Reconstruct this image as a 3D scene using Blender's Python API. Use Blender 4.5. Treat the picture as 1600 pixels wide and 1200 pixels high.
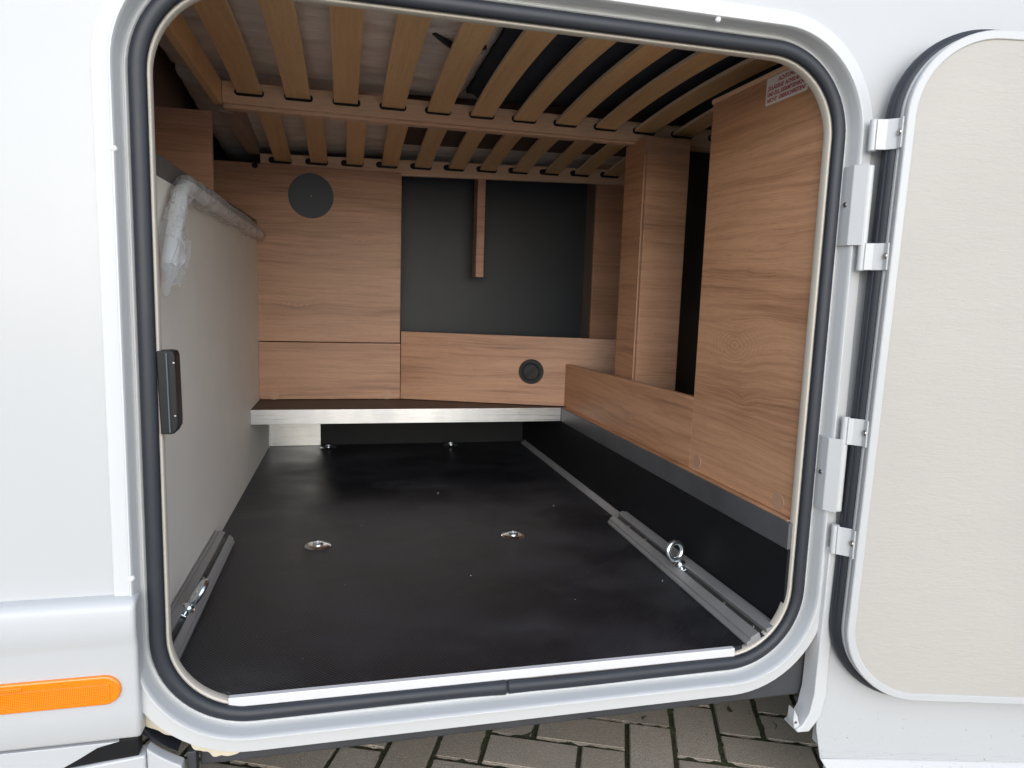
import bpy, bmesh, math, random
from mathutils import Vector, Matrix, noise as mnoise
random.seed(7)
for o in list(bpy.data.objects): bpy.data.objects.remove(o)
S = bpy.context.scene
COL = S.collection
rad = math.radians

# ------------------------------------------------------------------ camera
yaw, pit, rol = .239052, .129543, .0325423
fwd = Vector((math.sin(yaw)*math.cos(pit), math.cos(yaw)*math.cos(pit), -math.sin(pit)))
rgt = Vector((math.cos(yaw), -math.sin(yaw), 0))
up = rgt.cross(fwd)
r2 = rgt*math.cos(rol) + up*math.sin(rol)
u2 = up*math.cos(rol) - rgt*math.sin(rol)
cam = bpy.data.cameras.new('camera')
cam.sensor_fit = 'HORIZONTAL'; cam.sensor_width = 36; cam.lens = 36*1079.4/1600
cam.clip_start = .02; cam.clip_end = 500
co = bpy.data.objects.new('camera', cam); COL.objects.link(co)
Mx = Matrix((r2, u2, -fwd)).transposed().to_4x4()
Mx.translation = Vector((0, -1.05, .6227))
co.matrix_world = Mx
S.camera = co

# ------------------------------------------------------------------ light
SUN_EL, SUN_AZ = 26.0, -5.0       # azimuth: degrees the light leans to the left of the camera side (-y)
W = bpy.data.worlds.new('World'); S.world = W; W.use_nodes = True
nt = W.node_tree; nt.nodes.clear()
sky = nt.nodes.new('ShaderNodeTexSky'); sky.sky_type = 'NISHITA'; sky.sun_disc = False
sky.sun_elevation = rad(SUN_EL); sky.sun_rotation = rad(180 - SUN_AZ)
sky.air_density = 1.0; sky.dust_density = .6; sky.ozone_density = 1.0
hs = nt.nodes.new('ShaderNodeHueSaturation'); hs.inputs['Saturation'].default_value = .6
bg = nt.nodes.new('ShaderNodeBackground'); bg.inputs[1].default_value = .15
wo = nt.nodes.new('ShaderNodeOutputWorld')
nt.links.new(sky.outputs[0], hs.inputs['Color']); nt.links.new(hs.outputs[0], bg.inputs[0]); nt.links.new(bg.outputs[0], wo.inputs[0])
sl = bpy.data.lights.new('sun', 'SUN'); sl.energy = .5; sl.angle = rad(60); sl.color = (1, .992, .978)
so = bpy.data.objects.new('sun', sl); COL.objects.link(so)
sd = Vector((math.sin(rad(SUN_AZ))*math.cos(rad(SUN_EL)), -math.cos(rad(SUN_AZ))*math.cos(rad(SUN_EL)), math.sin(rad(SUN_EL))))
so.rotation_euler = sd.to_track_quat('Z', 'Y').to_euler()
so.location = (-1, -6, 5)
S.view_settings.view_transform = 'Standard'; S.view_settings.look = 'None'
S.view_settings.gamma = 1; S.view_settings.exposure = 1.12
S.view_settings.use_curve_mapping = False
S.render.engine = 'CYCLES'
S.cycles.max_bounces = 12; S.cycles.diffuse_bounces = 8; S.cycles.glossy_bounces = 5
S.cycles.transparent_max_bounces = 12; S.cycles.transmission_bounces = 6

# ------------------------------------------------------------------ materials
MAT = {}
class NB:
    """tiny node-graph builder"""
    def __init__(s, name):
        s.m = bpy.data.materials.new(name); s.m.use_nodes = True
        s.t = s.m.node_tree; s.b = s.t.nodes['Principled BSDF']; MAT[name] = s.m
    def n(s, typ, ins=None, **kw):
        nd = s.t.nodes.new(typ)
        for k, v in kw.items(): setattr(nd, k, v)
        for k, v in (ins or {}).items(): s.put(nd.inputs[k], v)
        return nd
    def put(s, sock, v):
        if isinstance(v, bpy.types.NodeSocket): s.t.links.new(v, sock)
        elif isinstance(v, bpy.types.Node): s.t.links.new(v.outputs[0], sock)
        else:
            if hasattr(sock.default_value, '__len__') and not hasattr(v, '__len__'): v = [v]*len(sock.default_value)
            if hasattr(v, '__len__') and len(sock.default_value) == 4 and len(v) == 3: v = (*v, 1)
            sock.default_value = v
    def set(s, **kw):
        for k, v in kw.items(): s.put(s.b.inputs[k.replace('_', ' ')], v)
        return s
    def coord(s, kind='Object'): return s.n('ShaderNodeTexCoord').outputs[kind]
    def math(s, op, a, b=0.0, c=None):
        nd = s.n('ShaderNodeMath', operation=op); s.put(nd.inputs[0], a); s.put(nd.inputs[1], b)
        if c is not None: s.put(nd.inputs[2], c)
        return nd.outputs[0]
    def mapv(s, v, scale=(1, 1, 1), loc=(0, 0, 0)):
        return s.n('ShaderNodeMapping', {'Vector': v, 'Scale': scale, 'Location': loc}).outputs[0]
    def noise(s, v, scale=5, detail=4, rough=.55, dist=0):
        return s.n('ShaderNodeTexNoise', {'Vector': v, 'Scale': scale, 'Detail': detail, 'Roughness': rough, 'Distortion': dist}).outputs[0]
    def ramp(s, f, stops):
        nd = s.n('ShaderNodeValToRGB', {'Fac': f}); e = nd.color_ramp.elements
        while len(e) < len(stops): e.new(.5)
        for el, (p, c) in zip(e, stops):
            el.position = p; el.color = (*c, 1) if len(c) == 3 else c
        return nd.outputs[0]
    def mr(s, v, a, b, c, d):
        return s.n('ShaderNodeMapRange', {'Value': v, 'From Min': a, 'From Max': b, 'To Min': c, 'To Max': d}).outputs[0]
    def mix(s, f, a, b, mode='MIX'):
        nd = s.n('ShaderNodeMix', data_type='RGBA', blend_type=mode)
        s.put(nd.inputs[0], f); s.put(nd.inputs[6], a); s.put(nd.inputs[7], b)
        return nd.outputs[2]
    def bump(s, h, strength=.2, dist=.002):
        s.put(s.b.inputs['Normal'], s.n('ShaderNodeBump', {'Height': h, 'Strength': strength, 'Distance': dist}).outputs[0])
        return s

def plain(name, col, rough=.5, metal=0, bump=0, bscale=200, var=.06, spec=.5):
    b = NB(name); v = b.coord()
    n1 = b.noise(v, 6, 5, .6)
    f = b.mr(n1, .3, .7, 1-var, 1+var)
    c = b.mix(1, (*col,), b.n('ShaderNodeCombineColor', {0: f, 1: f, 2: f}).outputs[0], 'MULTIPLY')
    b.set(Base_Color=c, Metallic=metal, Specular_IOR_Level=spec)
    b.set(Roughness=b.mr(b.noise(v, 22, 4, .6), .3, .7, max(.02, rough*.96), rough*1.04))
    if bump: b.bump(b.noise(v, bscale, 3, .6), bump, .001)
    return b

def wood(name, along, across, light=(.50, .283, .178), mid=(.395, .215, .132), dark=(.205, .103, .062), rough=.42, knots=(), seed=0, rnd=False, fig=1.0):
    """oak decor: grain runs along axis `along` (0,1,2), figure varies along `across`."""
    b = NB(name); v = b.coord()
    if rnd:
        oi = b.n('ShaderNodeObjectInfo')
        off = b.math('MULTIPLY', oi.outputs['Random'], 37.0)
        v = b.n('ShaderNodeVectorMath', {0: v, 1: b.n('ShaderNodeCombineXYZ', {0: off, 1: off, 2: off}).outputs[0]}, operation='ADD').outputs[0]
    sep = b.n('ShaderNodeSeparateXYZ', {0: v})
    A = sep.outputs[along]; K = sep.outputs[across]
    warp = b.noise(b.n('ShaderNodeCombineXYZ', {0: b.math('MULTIPLY', A, 1.6), 1: b.math('MULTIPLY', K, 5.0), 2: float(seed)}).outputs[0], 1.0, 3, .5)
    warp = b.math('MULTIPLY', b.math('SUBTRACT', warp, .5), .055*fig)
    K2 = b.math('ADD', K, warp)
    kmask = None
    for (ka, kk, size, stretch) in knots:
        da = b.math('DIVIDE', b.math('SUBTRACT', A, ka), stretch)
        dk = b.math('SUBTRACT', K2, kk)
        d = b.math('SQRT', b.math('ADD', b.math('MULTIPLY', da, da), b.math('MULTIPLY', dk, dk)))
        f = b.mr(d, 0, size, 1, 0)
        f2 = b.math('MULTIPLY', f, f)
        kd = d if kmask is None else b.math('MINIMUM', kd, d)
        K2 = b.math('ADD', K2, b.math('MULTIPLY', f2, size*.35))
        kmask = f2 if kmask is None else b.math('MAXIMUM', kmask, f2)
    def cmb(sa, sk, z=0.0): return b.n('ShaderNodeCombineXYZ', {0: b.math('MULTIPLY', A, sa), 1: b.math('MULTIPLY', K2, sk), 2: float(seed)*3.1+z}).outputs[0]
    broad = b.noise(cmb(1.5, 10), 1, 3, .5)
    bands = b.noise(cmb(3.0, 95, 2), 1, 4, .62)
    fine = b.noise(cmb(8, 330, 5), 1, 4, .68)
    pores = b.noise(cmb(30, 620, 9), 1, 2, .6)
    f = b.math('ADD', b.math('MULTIPLY', broad, .34), b.math('ADD', b.math('MULTIPLY', bands, .34), b.math('MULTIPLY', fine, .32)))
    c = b.ramp(f, [(.33, dark), (.45, mid), (.54, light), (.68, tuple(min(1, x*1.16) for x in light))])
    c = b.mix(b.mr(pores, .58, .72, 0, .45), c, tuple(x*.5 for x in mid))
    if kmask is not None:
        rg = b.math('SINE', b.math('MULTIPLY', b.math('ADD', kd, b.math('MULTIPLY', bands, .012)), 900.0))
        c = b.mix(b.math('MULTIPLY', kmask, b.mr(rg, -.2, 1, 0, .55)), c, tuple(x*.62 for x in mid))
    b.set(Base_Color=c, Roughness=b.mr(fine, .3, .7, rough*.85, rough*1.2), Specular_IOR_Level=.4)
    b.bump(b.math('ADD', fine, b.math('MULTIPLY', pores, .6)), .12, .0006)
    return b

plain('gelcoat_white', (.50, .505, .508), .3, var=.012)
plain('frame_white', (.60, .607, .61), .34, var=.008)
plain('hinge_white', (.56, .567, .57), .38, bump=.05, bscale=300, var=.02)
plain('cream_trim', (.60, .55, .47), .5, bump=.05, var=.05)
plain('sealant', (.66, .58, .45), .55, bump=.3, bscale=90, var=.15)
plain('rubber', (.020, .0235, .031), .50, bump=.08, bscale=500, var=.12)
plain('black_plastic', (.008, .0085, .0105), .45, bump=.1, bscale=400, var=.15, spec=.3)
plain('chassis_dark', (.040, .041, .046), .6, bump=.2, bscale=120, var=.3)
plain('plinth_black', (.009, .0095, .0115), .6, bump=.12, bscale=700, var=.10, spec=.25)
plain('black_board', (.022, .027, .036), .5, bump=.12, bscale=700, var=.10)
plain('beige_wall', (.84, .79, .72), .6, bump=.06, bscale=350, var=.03)
plain('recess_brown', (.42, .31, .25), .6, bump=.08, bscale=200, var=.15)
plain('cap_gray', (.13, .118, .112), .6, var=.08)
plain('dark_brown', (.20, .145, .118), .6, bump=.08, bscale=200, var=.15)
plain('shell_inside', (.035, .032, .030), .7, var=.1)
plain('shelf_brown', (.055, .038, .030), .5, var=.1)
plain('zinc', (.78, .83, .86), .24, metal=1, bump=.05, bscale=300, var=.1)
plain('steel_screw', (.42, .40, .38), .28, metal=1, var=.1)
plain('rail_slot_shade', (.10, .098, .095), .5, metal=.6, var=.15)  # darker rail metal, the shade inside the channel put into its colour
plain('rail_alu', (.30, .30, .30), .45, metal=.35, bump=.05, bscale=400, var=.1)
plain('sticker_white', (.86, .84, .80), .45, var=.03)
plain('sticker_red', (.45, .03, .05), .5, var=.03)
plain('vent_grey', (.070, .088, .108), .6, bump=.15, bscale=900, var=.06)
plain('black_fabric', (.030, .038, .055), .85, bump=.3, bscale=900, var=.12)
plain('brown_fabric', (.11, .075, .062), .8, bump=.3, bscale=700, var=.15)
plain('strap_black', (.03, .034, .042), .5, bump=.1, var=.1)
plain('pole_white', (.68, .70, .70), .35, var=.03)
plain('skirt_white', (.50, .507, .515), .3, var=.008)
b = NB('skirt_dirty'); v = b.coord()
sp = b.noise(b.mapv(v, (1, 1, 1)), 170, 2, .5); sp2 = b.noise(v, 420, 2, .5); zz = b.n('ShaderNodeSeparateXYZ', {0: v}).outputs[2]
dm = b.math('MULTIPLY', b.math('MAXIMUM', b.mr(sp, .70, .74, 0, 1), b.mr(sp2, .70, .74, 0, .8)), b.mr(zz, -.24, -.08, .8, .1))
b.set(Base_Color=b.mix(dm, (.50, .507, .515), (.17, .15, .125)), Roughness=.33)
plain('screw_cap', (.74, .75, .76), .4, var=.02)
plain('cover_brown', (.45, .265, .17), .45, var=.05)

# brushed aluminium edge
b = NB('alu_brushed'); v = b.coord()
st = b.noise(b.mapv(v, (6, 6, 900)), 1, 3, .6)
bl = b.noise(b.mapv(v, (7, 7, 2)), 1, 2, .5)
b.set(Base_Color=b.mix(b.mr(bl, .35, .65, 0, 1), (.60, .61, .63), (.80, .80, .79)), Metallic=1.0, Roughness=b.mr(st, .3, .7, .24, .42)).bump(st, .15, .0004)
# grey powder-coated angle on the right
plain('alu_dull', (.125, .127, .135), .42, metal=.35, bump=.15, bscale=500, var=.25)
plain('strip_white', (.70, .70, .71), .3, metal=.1, var=.03)

wood('oak_x', 0, 2, seed=1, knots=((-.16, .56, .05, 2.5), (.05, .79, .035, 2.4)))
wood('oak_x2', 0, 2, seed=2, fig=.8)
wood('oak_x3', 0, 2, seed=5)
wood('oak_y', 1, 2, seed=3, light=(.56, .305, .175), mid=(.45, .235, .13), dark=(.25, .122, .066), knots=((.244, .524, .09, 1.9), (.206, .429, .045, 1.5)), fig=1.3)
wood('oak_y_low', 1, 2, seed=4, light=(.56, .305, .175), mid=(.45, .235, .13), dark=(.25, .122, .066), knots=((.75, .29, .04, 2.2),))
wood('oak_dark', 0, 2, seed=6, light=(.50, .275, .18), mid=(.42, .222, .142), dark=(.26, .128, .08))
wood('beech_x', 0, 2, seed=8, light=(.80, .53, .35), mid=(.74, .47, .305), dark=(.62, .37, .225), fig=.3)
wood('beech_slat', 1, 0, seed=9, light=(.86, .56, .28), mid=(.80, .49, .235), dark=(.67, .385, .17), rough=.32, rnd=True, fig=.3)
wood('beech_edge', 1, 2, seed=10, light=(.84, .64, .45), mid=(.78, .57, .39), dark=(.66, .45, .29), rnd=True, fig=.2)

# anti-slip film-faced floor: fine embossed mesh, dust in irregular patches
b = NB('floor_black'); v = b.coord()
w1 = b.n('ShaderNodeTexWave', {'Vector': b.mapv(v, (1, 1, 1)), 'Scale': 84.0, 'Distortion': .8, 'Detail': 1.0}, bands_direction='DIAGONAL').outputs[1]
vr = b.n('ShaderNodeMapping', {'Vector': v, 'Rotation': (0, 0, rad(90))}).outputs[0]
w2 = b.n('ShaderNodeTexWave', {'Vector': vr, 'Scale': 84.0, 'Distortion': .8, 'Detail': 1.0}, bands_direction='DIAGONAL').outputs[1]
mesh = b.math('MULTIPLY', w1, w2)
dust = b.noise(b.mapv(v, (1, 1.6, 1)), 3.2, 6, .62, .4)
speck = b.noise(v, 260, 2, .5)
dm = b.math('MULTIPLY', b.mr(dust, .43, .70, 0, 1), b.mr(mesh, .15, .7, .25, 1))
dm = b.math('MAXIMUM', b.math('MULTIPLY', dm, .70), b.mr(speck, .76, .79, 0, .5))
b.set(Base_Color=b.mix(dm, (.0098, .0108, .0142), (.105, .108, .122)), Roughness=b.mr(dust, .35, .7, .30, .52), Specular_IOR_Level=.5)
b.bump(mesh, 1.0, .0010)

# leather-grain door lining
b = NB('door_lining'); v = b.coord()
wr = b.noise(b.mapv(v, (55, 55, 190)), 1, 4, .6, .8)
wr2 = b.noise(b.mapv(v, (16, 16, 46)), 1, 3, .5, .4)
b.set(Base_Color=b.mix(b.mr(b.noise(v, 3, 3, .5), .3, .7, 0, 1), (.425, .40, .368), (.452, .427, .393)), Roughness=.55, Specular_IOR_Level=.35)
b.bump(b.math('ADD', wr, b.math('MULTIPLY', wr2, .8)), .36, .0025)

# wrapped mattress: fabric under clear film
b = NB('film_mattress'); v = b.coord()
fold = b.noise(b.mapv(v, (3.2, 11, 3)), 1, 5, .6, 1.2)
fold2 = b.noise(b.mapv(v, (2.0, 26, 3)), 1, 3, .6, 2.0)
b.set(Base_Color=b.mix(b.mr(fold, .35, .65, 0, 1), (.80, .76, .71), (.92, .89, .84)), Roughness=.38, Specular_IOR_Level=.6, Coat_Weight=.7, Coat_Roughness=.16)
b.bump(b.math('ADD', fold, b.math('MULTIPLY', fold2, .5)), .55, .02)

# clear polythene sleeve
b = NB('film_clear'); v = b.coord()
cr = b.noise(b.mapv(v, (38, 16, 38)), 1, 2, .5, .8)
lw_ = b.n('ShaderNodeLayerWeight', {'Blend': .35}).outputs[1]
b.set(Base_Color=(.72, .72, .73), Roughness=.12, Alpha=b.math('ADD', b.mr(cr, .35, .65, .10, .26), b.math('MULTIPLY', lw_, .35)), Specular_IOR_Level=1.0)
b.bump(cr, .35, .006)

# amber reflector lens
b = NB('amber_lens'); v = b.coord()
pr = b.n('ShaderNodeTexVoronoi', {'Vector': b.mapv(v, (1, 1, 1)), 'Scale': 420.0}).outputs[0]
b.set(Base_Color=b.mix(b.mr(pr, 0, .7, 0, 1), (.92, .27, .008), (.85, .21, .005)), Roughness=.2, Coat_Weight=.6, Coat_Roughness=.05, Subsurface_Weight=.15, Subsurface_Scale=.01)
b = NB('amber_prism'); v = b.coord()
ck = b.n('ShaderNodeTexChecker', {'Vector': b.n('ShaderNodeMapping', {'Vector': v, 'Rotation': (0, rad(45), 0)}).outputs[0], 'Scale': 620.0}).outputs[1]
b.set(Base_Color=b.mix(ck, (.95, .29, .007), (.66, .14, .003)), Roughness=.18, Coat_Weight=.5).bump(ck, .5, .001)

# concrete pavers
b = NB('paver'); v = b.coord(); oi = b.n('ShaderNodeObjectInfo')
ofs = b.math('MULTIPLY', oi.outputs['Random'], 50.0)
vv = b.n('ShaderNodeVectorMath', {0: v, 1: b.n('ShaderNodeCombineXYZ', {0: ofs, 1: ofs, 2: ofs}).outputs[0]}, operation='ADD').outputs[0]
gr = b.noise(vv, 420, 4, .7); big = b.noise(vv, 14, 4, .6); peb = b.n('ShaderNodeTexVoronoi', {'Vector': vv, 'Scale': 230.0}).outputs[0]
base = b.mix(oi.outputs['Random'], (.48, .405, .325), (.58, .50, .41))
c = b.mix(b.mr(gr, .38, .66, 0, 1), b.mix(1, base, (.55, .55, .55), 'MULTIPLY'), base)
c = b.mix(b.mr(big, .45, .75, 0, .5), c, (.36, .31, .25))
c = b.mix(b.mr(peb, .10, .03, 0, .55), c, (.56, .53, .48))
b.set(Base_Color=c, Roughness=.85, Specular_IOR_Level=.3).bump(b.math('ADD', gr, b.math('MULTIPLY', peb, .6)), .7, .003)
b = NB('moss'); v = b.coord()
n1 = b.noise(v, 160, 5, .7); n2 = b.noise(v, 9, 3, .6)
b.set(Base_Color=b.mix(b.mr(n1, .4, .62, 0, 1), (.035, .034, .018), b.mix(b.mr(n2, .35, .65, 0, 1), (.085, .125, .025), (.085, .085, .04))), Roughness=.95).bump(n1, 1, .01)
b = NB('ground_far'); v = b.coord()
vr = b.n('ShaderNodeMapping', {'Vector': v, 'Rotation': (0, 0, rad(22.5))}).outputs[0]
br = b.n('ShaderNodeTexBrick', {'Vector': vr, 'Color1': (.58, .53, .47, 1), 'Color2': (.52, .475, .42, 1), 'Mortar': (.045, .05, .02, 1), 'Scale': 1.0, 'Mortar Size': .006, 'Brick Width': .2, 'Row Height': .1}).outputs[0]
b.set(Base_Color=br, Roughness=.9)

# ------------------------------------------------------------------ mesh helpers
def link(name, bm, mat, parent=None, smooth=None, bevel=0, seg=2):
    bmesh.ops.recalc_face_normals(bm, faces=bm.faces)
    me = bpy.data.meshes.new(name); bm.to_mesh(me); bm.free()
    mats = mat if isinstance(mat, (list, tuple)) else [mat]
    for m in mats: me.materials.append(MAT[m])
    o = bpy.data.objects.new(name, me); COL.objects.link(o)
    if parent is not None: attach(o, parent)
    if smooth is not None:
        for p in me.polygons: p.use_smooth = True
        me.set_sharp_from_angle(angle=rad(smooth))
    if bevel:
        md = o.modifiers.new('edge', 'BEVEL'); md.width = bevel; md.segments = seg; md.limit_method = 'ANGLE'; md.angle_limit = rad(40)
        md.harden_normals = False
    return o
def wloc(p):
    m = Vector((0, 0, 0))
    while p is not None:
        m += p.location; p = p.parent
    return m
def attach(o, parent):
    """mesh is written in world coordinates: keep it where it is"""
    o.parent = parent
    if parent.type == 'EMPTY': o.matrix_parent_inverse = Matrix.Translation(-parent.location)
def empty(name, loc, label, cat, group=None):
    o = bpy.data.objects.new(name, None); o.location = loc; o.empty_display_size = .1; COL.objects.link(o)
    tag(o, label, cat, group); return o
def tag(o, label, cat, group=None):
    o['label'] = label; o['category'] = cat
    if group: o['group'] = group
    return o
def addbox(bm, x0, x1, y0, y1, z0, z1):
    vs = [bm.verts.new((x, y, z)) for z in (z0, z1) for y in (y0, y1) for x in (x0, x1)]
    for f in ((0, 2, 3, 1), (4, 5, 7, 6), (0, 1, 5, 4), (2, 6, 7, 3), (0, 4, 6, 2), (1, 3, 7, 5)): bm.faces.new([vs[i] for i in f])
    return bm
def box(name, mat, parent, x0, x1, y0, y1, z0, z1, bevel=.0012):
    return link(name, addbox(bmesh.new(), x0, x1, y0, y1, z0, z1), mat, parent, bevel=bevel)
def prism(bm, pts, d):
    """closed polygon pts (3D) pushed along vector d"""
    d = Vector(d); a = [bm.verts.new(p) for p in pts]; c = [bm.verts.new(Vector(p)+d) for p in pts]
    bm.faces.new(a); bm.faces.new(c[::-1]); n = len(a)
    for i in range(n): bm.faces.new((a[i], a[(i+1) % n], c[(i+1) % n], c[i]))
    return bm
def frame_of(d):
    d = d.normalized(); h = Vector((0, 0, 1)) if abs(d.z) < .9 else Vector((1, 0, 0))
    x = d.cross(h).normalized(); return x, x.cross(d).normalized()
def tube(bm, path, r, n=12, caps=True, rf=None):
    rings = []
    for i, p in enumerate(path):
        p = Vector(p); d = Vector(path[min(i+1, len(path)-1)]) - Vector(path[max(i-1, 0)]); x, y = frame_of(d)
        ring = []
        for k in range(n):
            a = 2*math.pi*k/n; rr = r if rf is None else rf(i, k)
            ring.append(bm.verts.new(p + x*math.cos(a)*rr + y*math.sin(a)*rr))
        rings.append(ring)
    for a, c in zip(rings, rings[1:]):
        for k in range(n): bm.faces.new((a[k], a[(k+1) % n], c[(k+1) % n], c[k]))
    if caps: bm.faces.new(rings[0][::-1]); bm.faces.new(rings[-1])
    return bm
def lathe(bm, c, axis, prof, n=28):
    """prof: (radius, height along axis)"""
    c = Vector(c); ax = Vector(axis).normalized(); x, y = frame_of(ax); rings = []
    for r, h in prof:
        rings.append([bm.verts.new(c + ax*h + (x*math.cos(2*math.pi*k/n) + y*math.sin(2*math.pi*k/n))*max(r, 1e-5)) for k in range(n)])
    for a, d in zip(rings, rings[1:]):
        for k in range(n): bm.faces.new((a[k], a[(k+1) % n], d[(k+1) % n], d[k]))
    bm.faces.new(rings[0]); bm.faces.new(rings[-1])
    return bm

# rounded-rectangle sweep round the opening (S-rectangle = inner edge of the rubber seal)
SX0, SX1, SZ0, SZ1, SR = -.2552, .7928, -.0148, 1.0186, .122
def rloop(o, dense=False, rect=(SX0, SX1, SZ0, SZ1), r0=SR):
    X0, X1, Z0, Z1 = rect; r = r0 + o; pts = []
    cs = [(X0+r0, Z0+r0, 180), (X1-r0, Z0+r0, 270), (X1-r0, Z1-r0, 0), (X0+r0, Z1-r0, 90)]
    for ci, (cx, cz, a0) in enumerate(cs):
        for k in range(17):
            a = rad(a0 + 90*k/16); pts.append((cx + r*math.cos(a), cz + r*math.sin(a)))
        if dense:
            nx, nz, na = cs[(ci+1) % 4]; p = pts[-1]; q = (nx + r*math.cos(rad(na)), nz + r*math.sin(rad(na)))
            ts = [i/24 for i in range(1, 24)]
            if ci == 0:
                tx = (.262-p[0])/(q[0]-p[0]); ts = sorted(ts + [tx+d for d in (-.012, -.006, -.003, -.0012, 0, .0012, .003, .006, .012)])
            for t in ts: pts.append((p[0]+(q[0]-p[0])*t, p[1]+(q[1]-p[1])*t))
    return pts
def sweep(name, mat, parent, prof, closed=False, dense=False, fn=None, smooth=35, rect=(SX0, SX1, SZ0, SZ1), r0=SR, xf=None):
    bm = bmesh.new(); loops = []
    for j, (o, y) in enumerate(prof):
        lp = []
        for (x, z) in rloop(o, dense, rect, r0):
            p = Vector((x, y, z))
            if fn: p = fn(p, o, y)
            lp.append(bm.verts.new(xf @ p if xf else p))
        loops.append(lp)
    pr = list(zip(loops, loops[1:])) + ([(loops[-1], loops[0])] if closed else [])
    for a, c in pr:
        n = len(a)
        for i in range(n): bm.faces.new((a[i], a[(i+1) % n], c[(i+1) % n], c[i]))
    return link(name, bm, mat, parent, smooth=smooth)

# ------------------------------------------------------------------ ground
GZ = -.345
bm = bmesh.new()
for sx, sy in ((-1, -1), (1, -1), (1, 1), (-1, 1)): bm.verts.new((sx*60, sy*60, GZ-.014))
bm.faces.new(bm.verts)
ground = link('ground', bm, 'ground_far'); ground['kind'] = 'structure'
uA, vA = Vector((math.cos(rad(-22.5)), math.sin(rad(-22.5)), 0)), Vector((math.cos(rad(67.5)), math.sin(rad(67.5)), 0))
PC = Vector((.25, .15, 0))
pv = {}
def paver_mesh(l, w):
    bm = bmesh.new(); addbox(bm, 0, l, 0, w, -.05, 0)
    bmesh.ops.bevel(bm, geom=[e for e in bm.edges if all(v.co.z > -.01 for v in e.verts)], offset=.0022, segments=2, affect='EDGES')
    bmesh.ops.recalc_face_normals(bm, faces=bm.faces)
    me = bpy.data.meshes.new('paver'); bm.to_mesh(me); bm.free(); me.materials.append(MAT['paver'])
    for p in me.polygons: p.use_smooth = True
    me.set_sharp_from_angle(angle=rad(50))
    return me
P_ = .1015; G_ = .0105
mes = paver_mesh(2*P_-G_, P_-G_)
cand = []
for i in range(-26, 27):
    for j in range(-26, 27):
        s = (i-j) % 4
        org = uA*(.462+i*P_*1.0) + vA*(.330+j*P_*1.0)
        if s == 0: cand.append((org + uA*P_ + uA*0, 1, (org + uA*.05 + vA*.1 - PC).length))
        elif s == 1: cand.append((org, 0, (org + uA*.1 + vA*.05 - PC).length))
cand.sort(key=lambda c: c[2])
for org, vert, d in cand[:280]:
    o = bpy.data.objects.new('paver', mes); COL.objects.link(o); o.parent = ground
    if vert:
        o.location = org - uA*G_/2 + vA*G_/2; az = 67.5
    else:
        o.location = org + uA*G_/2 + vA*G_/2; az = -22.5
    o.location.z = GZ + random.uniform(-.0015, .0015)
    o.rotation_euler = (random.uniform(-.004, .004), random.uniform(-.004, .004), rad(az + random.uniform(-.5, .5)))
# moss and sand in the joints: a lumpy sheet just below the paver faces
bm = bmesh.new(); N = 150; half = 1.35; grid = []
for a in range(N+1):
    row = []
    for c in range(N+1):
        p = PC + Vector((-half+2*half*a/N, -half+2*half*c/N, 0))
        row.append(bm.verts.new((p.x, p.y, GZ - .0040 + random.uniform(-.004, .0036))))
    grid.append(row)
for a in range(N):
    for c in range(N): bm.faces.new((grid[a][c], grid[a+1][c], grid[a+1][c+1], grid[a][c+1]))
moss = link('joint_moss', bm, 'moss', ground, smooth=60); moss['kind'] = 'stuff'

# ------------------------------------------------------------------ motorhome body
MH = empty('motorhome', (.25, .5, GZ), 'white motorhome with its rear garage hatch standing open on wood and black interior', 'motorhome')
WY = -.024
# outer wall with rounded hole
bm = bmesh.new(); inner = rloop(.050); X0, X1, Z0, Z1 = -1.3, 2.4, .085, 2.0
iv = [bm.verts.new((x, WY, z)) for x, z in inner]; ov = []
cx, cz = .27, .5
for x, z in inner:
    if z < Z0 - .002: ov.append(bm.verts.new((x + (x-cx)*.004, WY, z-.003)))
    else:
        dx, dz = x-cx, z-cz; t = min(((X1-cx)/dx if dx > 0 else (X0-cx)/dx) if abs(dx) > 1e-6 else 9, ((Z1-cz)/dz if dz > 0 else (Z0-cz)/dz) if abs(dz) > 1e-6 else 9)
        px, pz = cx+dx*t, cz+dz*t
        if abs(pz - Z0) < 1e-6: px = X1 if dx > 0 else X0
        ov.append(bm.verts.new((px, WY, pz)))
n = len(iv)
for i in range(n):
    a, c = iv[i], iv[(i+1) % n]; d, e = ov[(i+1) % n], ov[i]
    bm.faces.new((a, c, d, e))
    # square off the two top corners of the panel
    if abs(d.co.z-Z1) < 1e-5 and abs(e.co.x-X1) < 1e-5 and abs(d.co.x-X1) > 1e-5: bm.faces.new((e, bm.verts.new((X1, WY, Z1)), d))
    if abs(d.co.x-X0) < 1e-5 and abs(e.co.z-Z1) < 1e-5 and abs(e.co.x-X0) > 1e-5: bm.faces.new((e, bm.verts.new((X0, WY, Z1)), d))
r_ = bmesh.ops.extrude_face_region(bm, geom=list(bm.faces))
bmesh.ops.translate(bm, verts=[g for g in r_['geom'] if isinstance(g, bmesh.types.BMVert)], vec=(0, .021, 0))
side = link('side_wall', bm, 'gelcoat_white', MH)
bm = bmesh.new()
addbox(bm, -1.3, 2.4, 2.03, 2.05, -.1, 2.0); addbox(bm, -1.3, 2.4, -.02, 2.05, 2.002, 2.02)
addbox(bm, -1.302, -1.282, -.001, 2.028, -.1, 2.0); addbox(bm, 2.382, 2.402, -.001, 2.028, -.1, 2.0)
link('body_shell', bm, 'gelcoat_white', MH)
bm = bmesh.new()     # dark carcass behind the panels
addbox(bm, -.62, 1.52, 1.80, 1.82, -.02, 1.6); addbox(bm, -.62, -.60, -.002, 1.80, -.02, 1.6)
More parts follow.
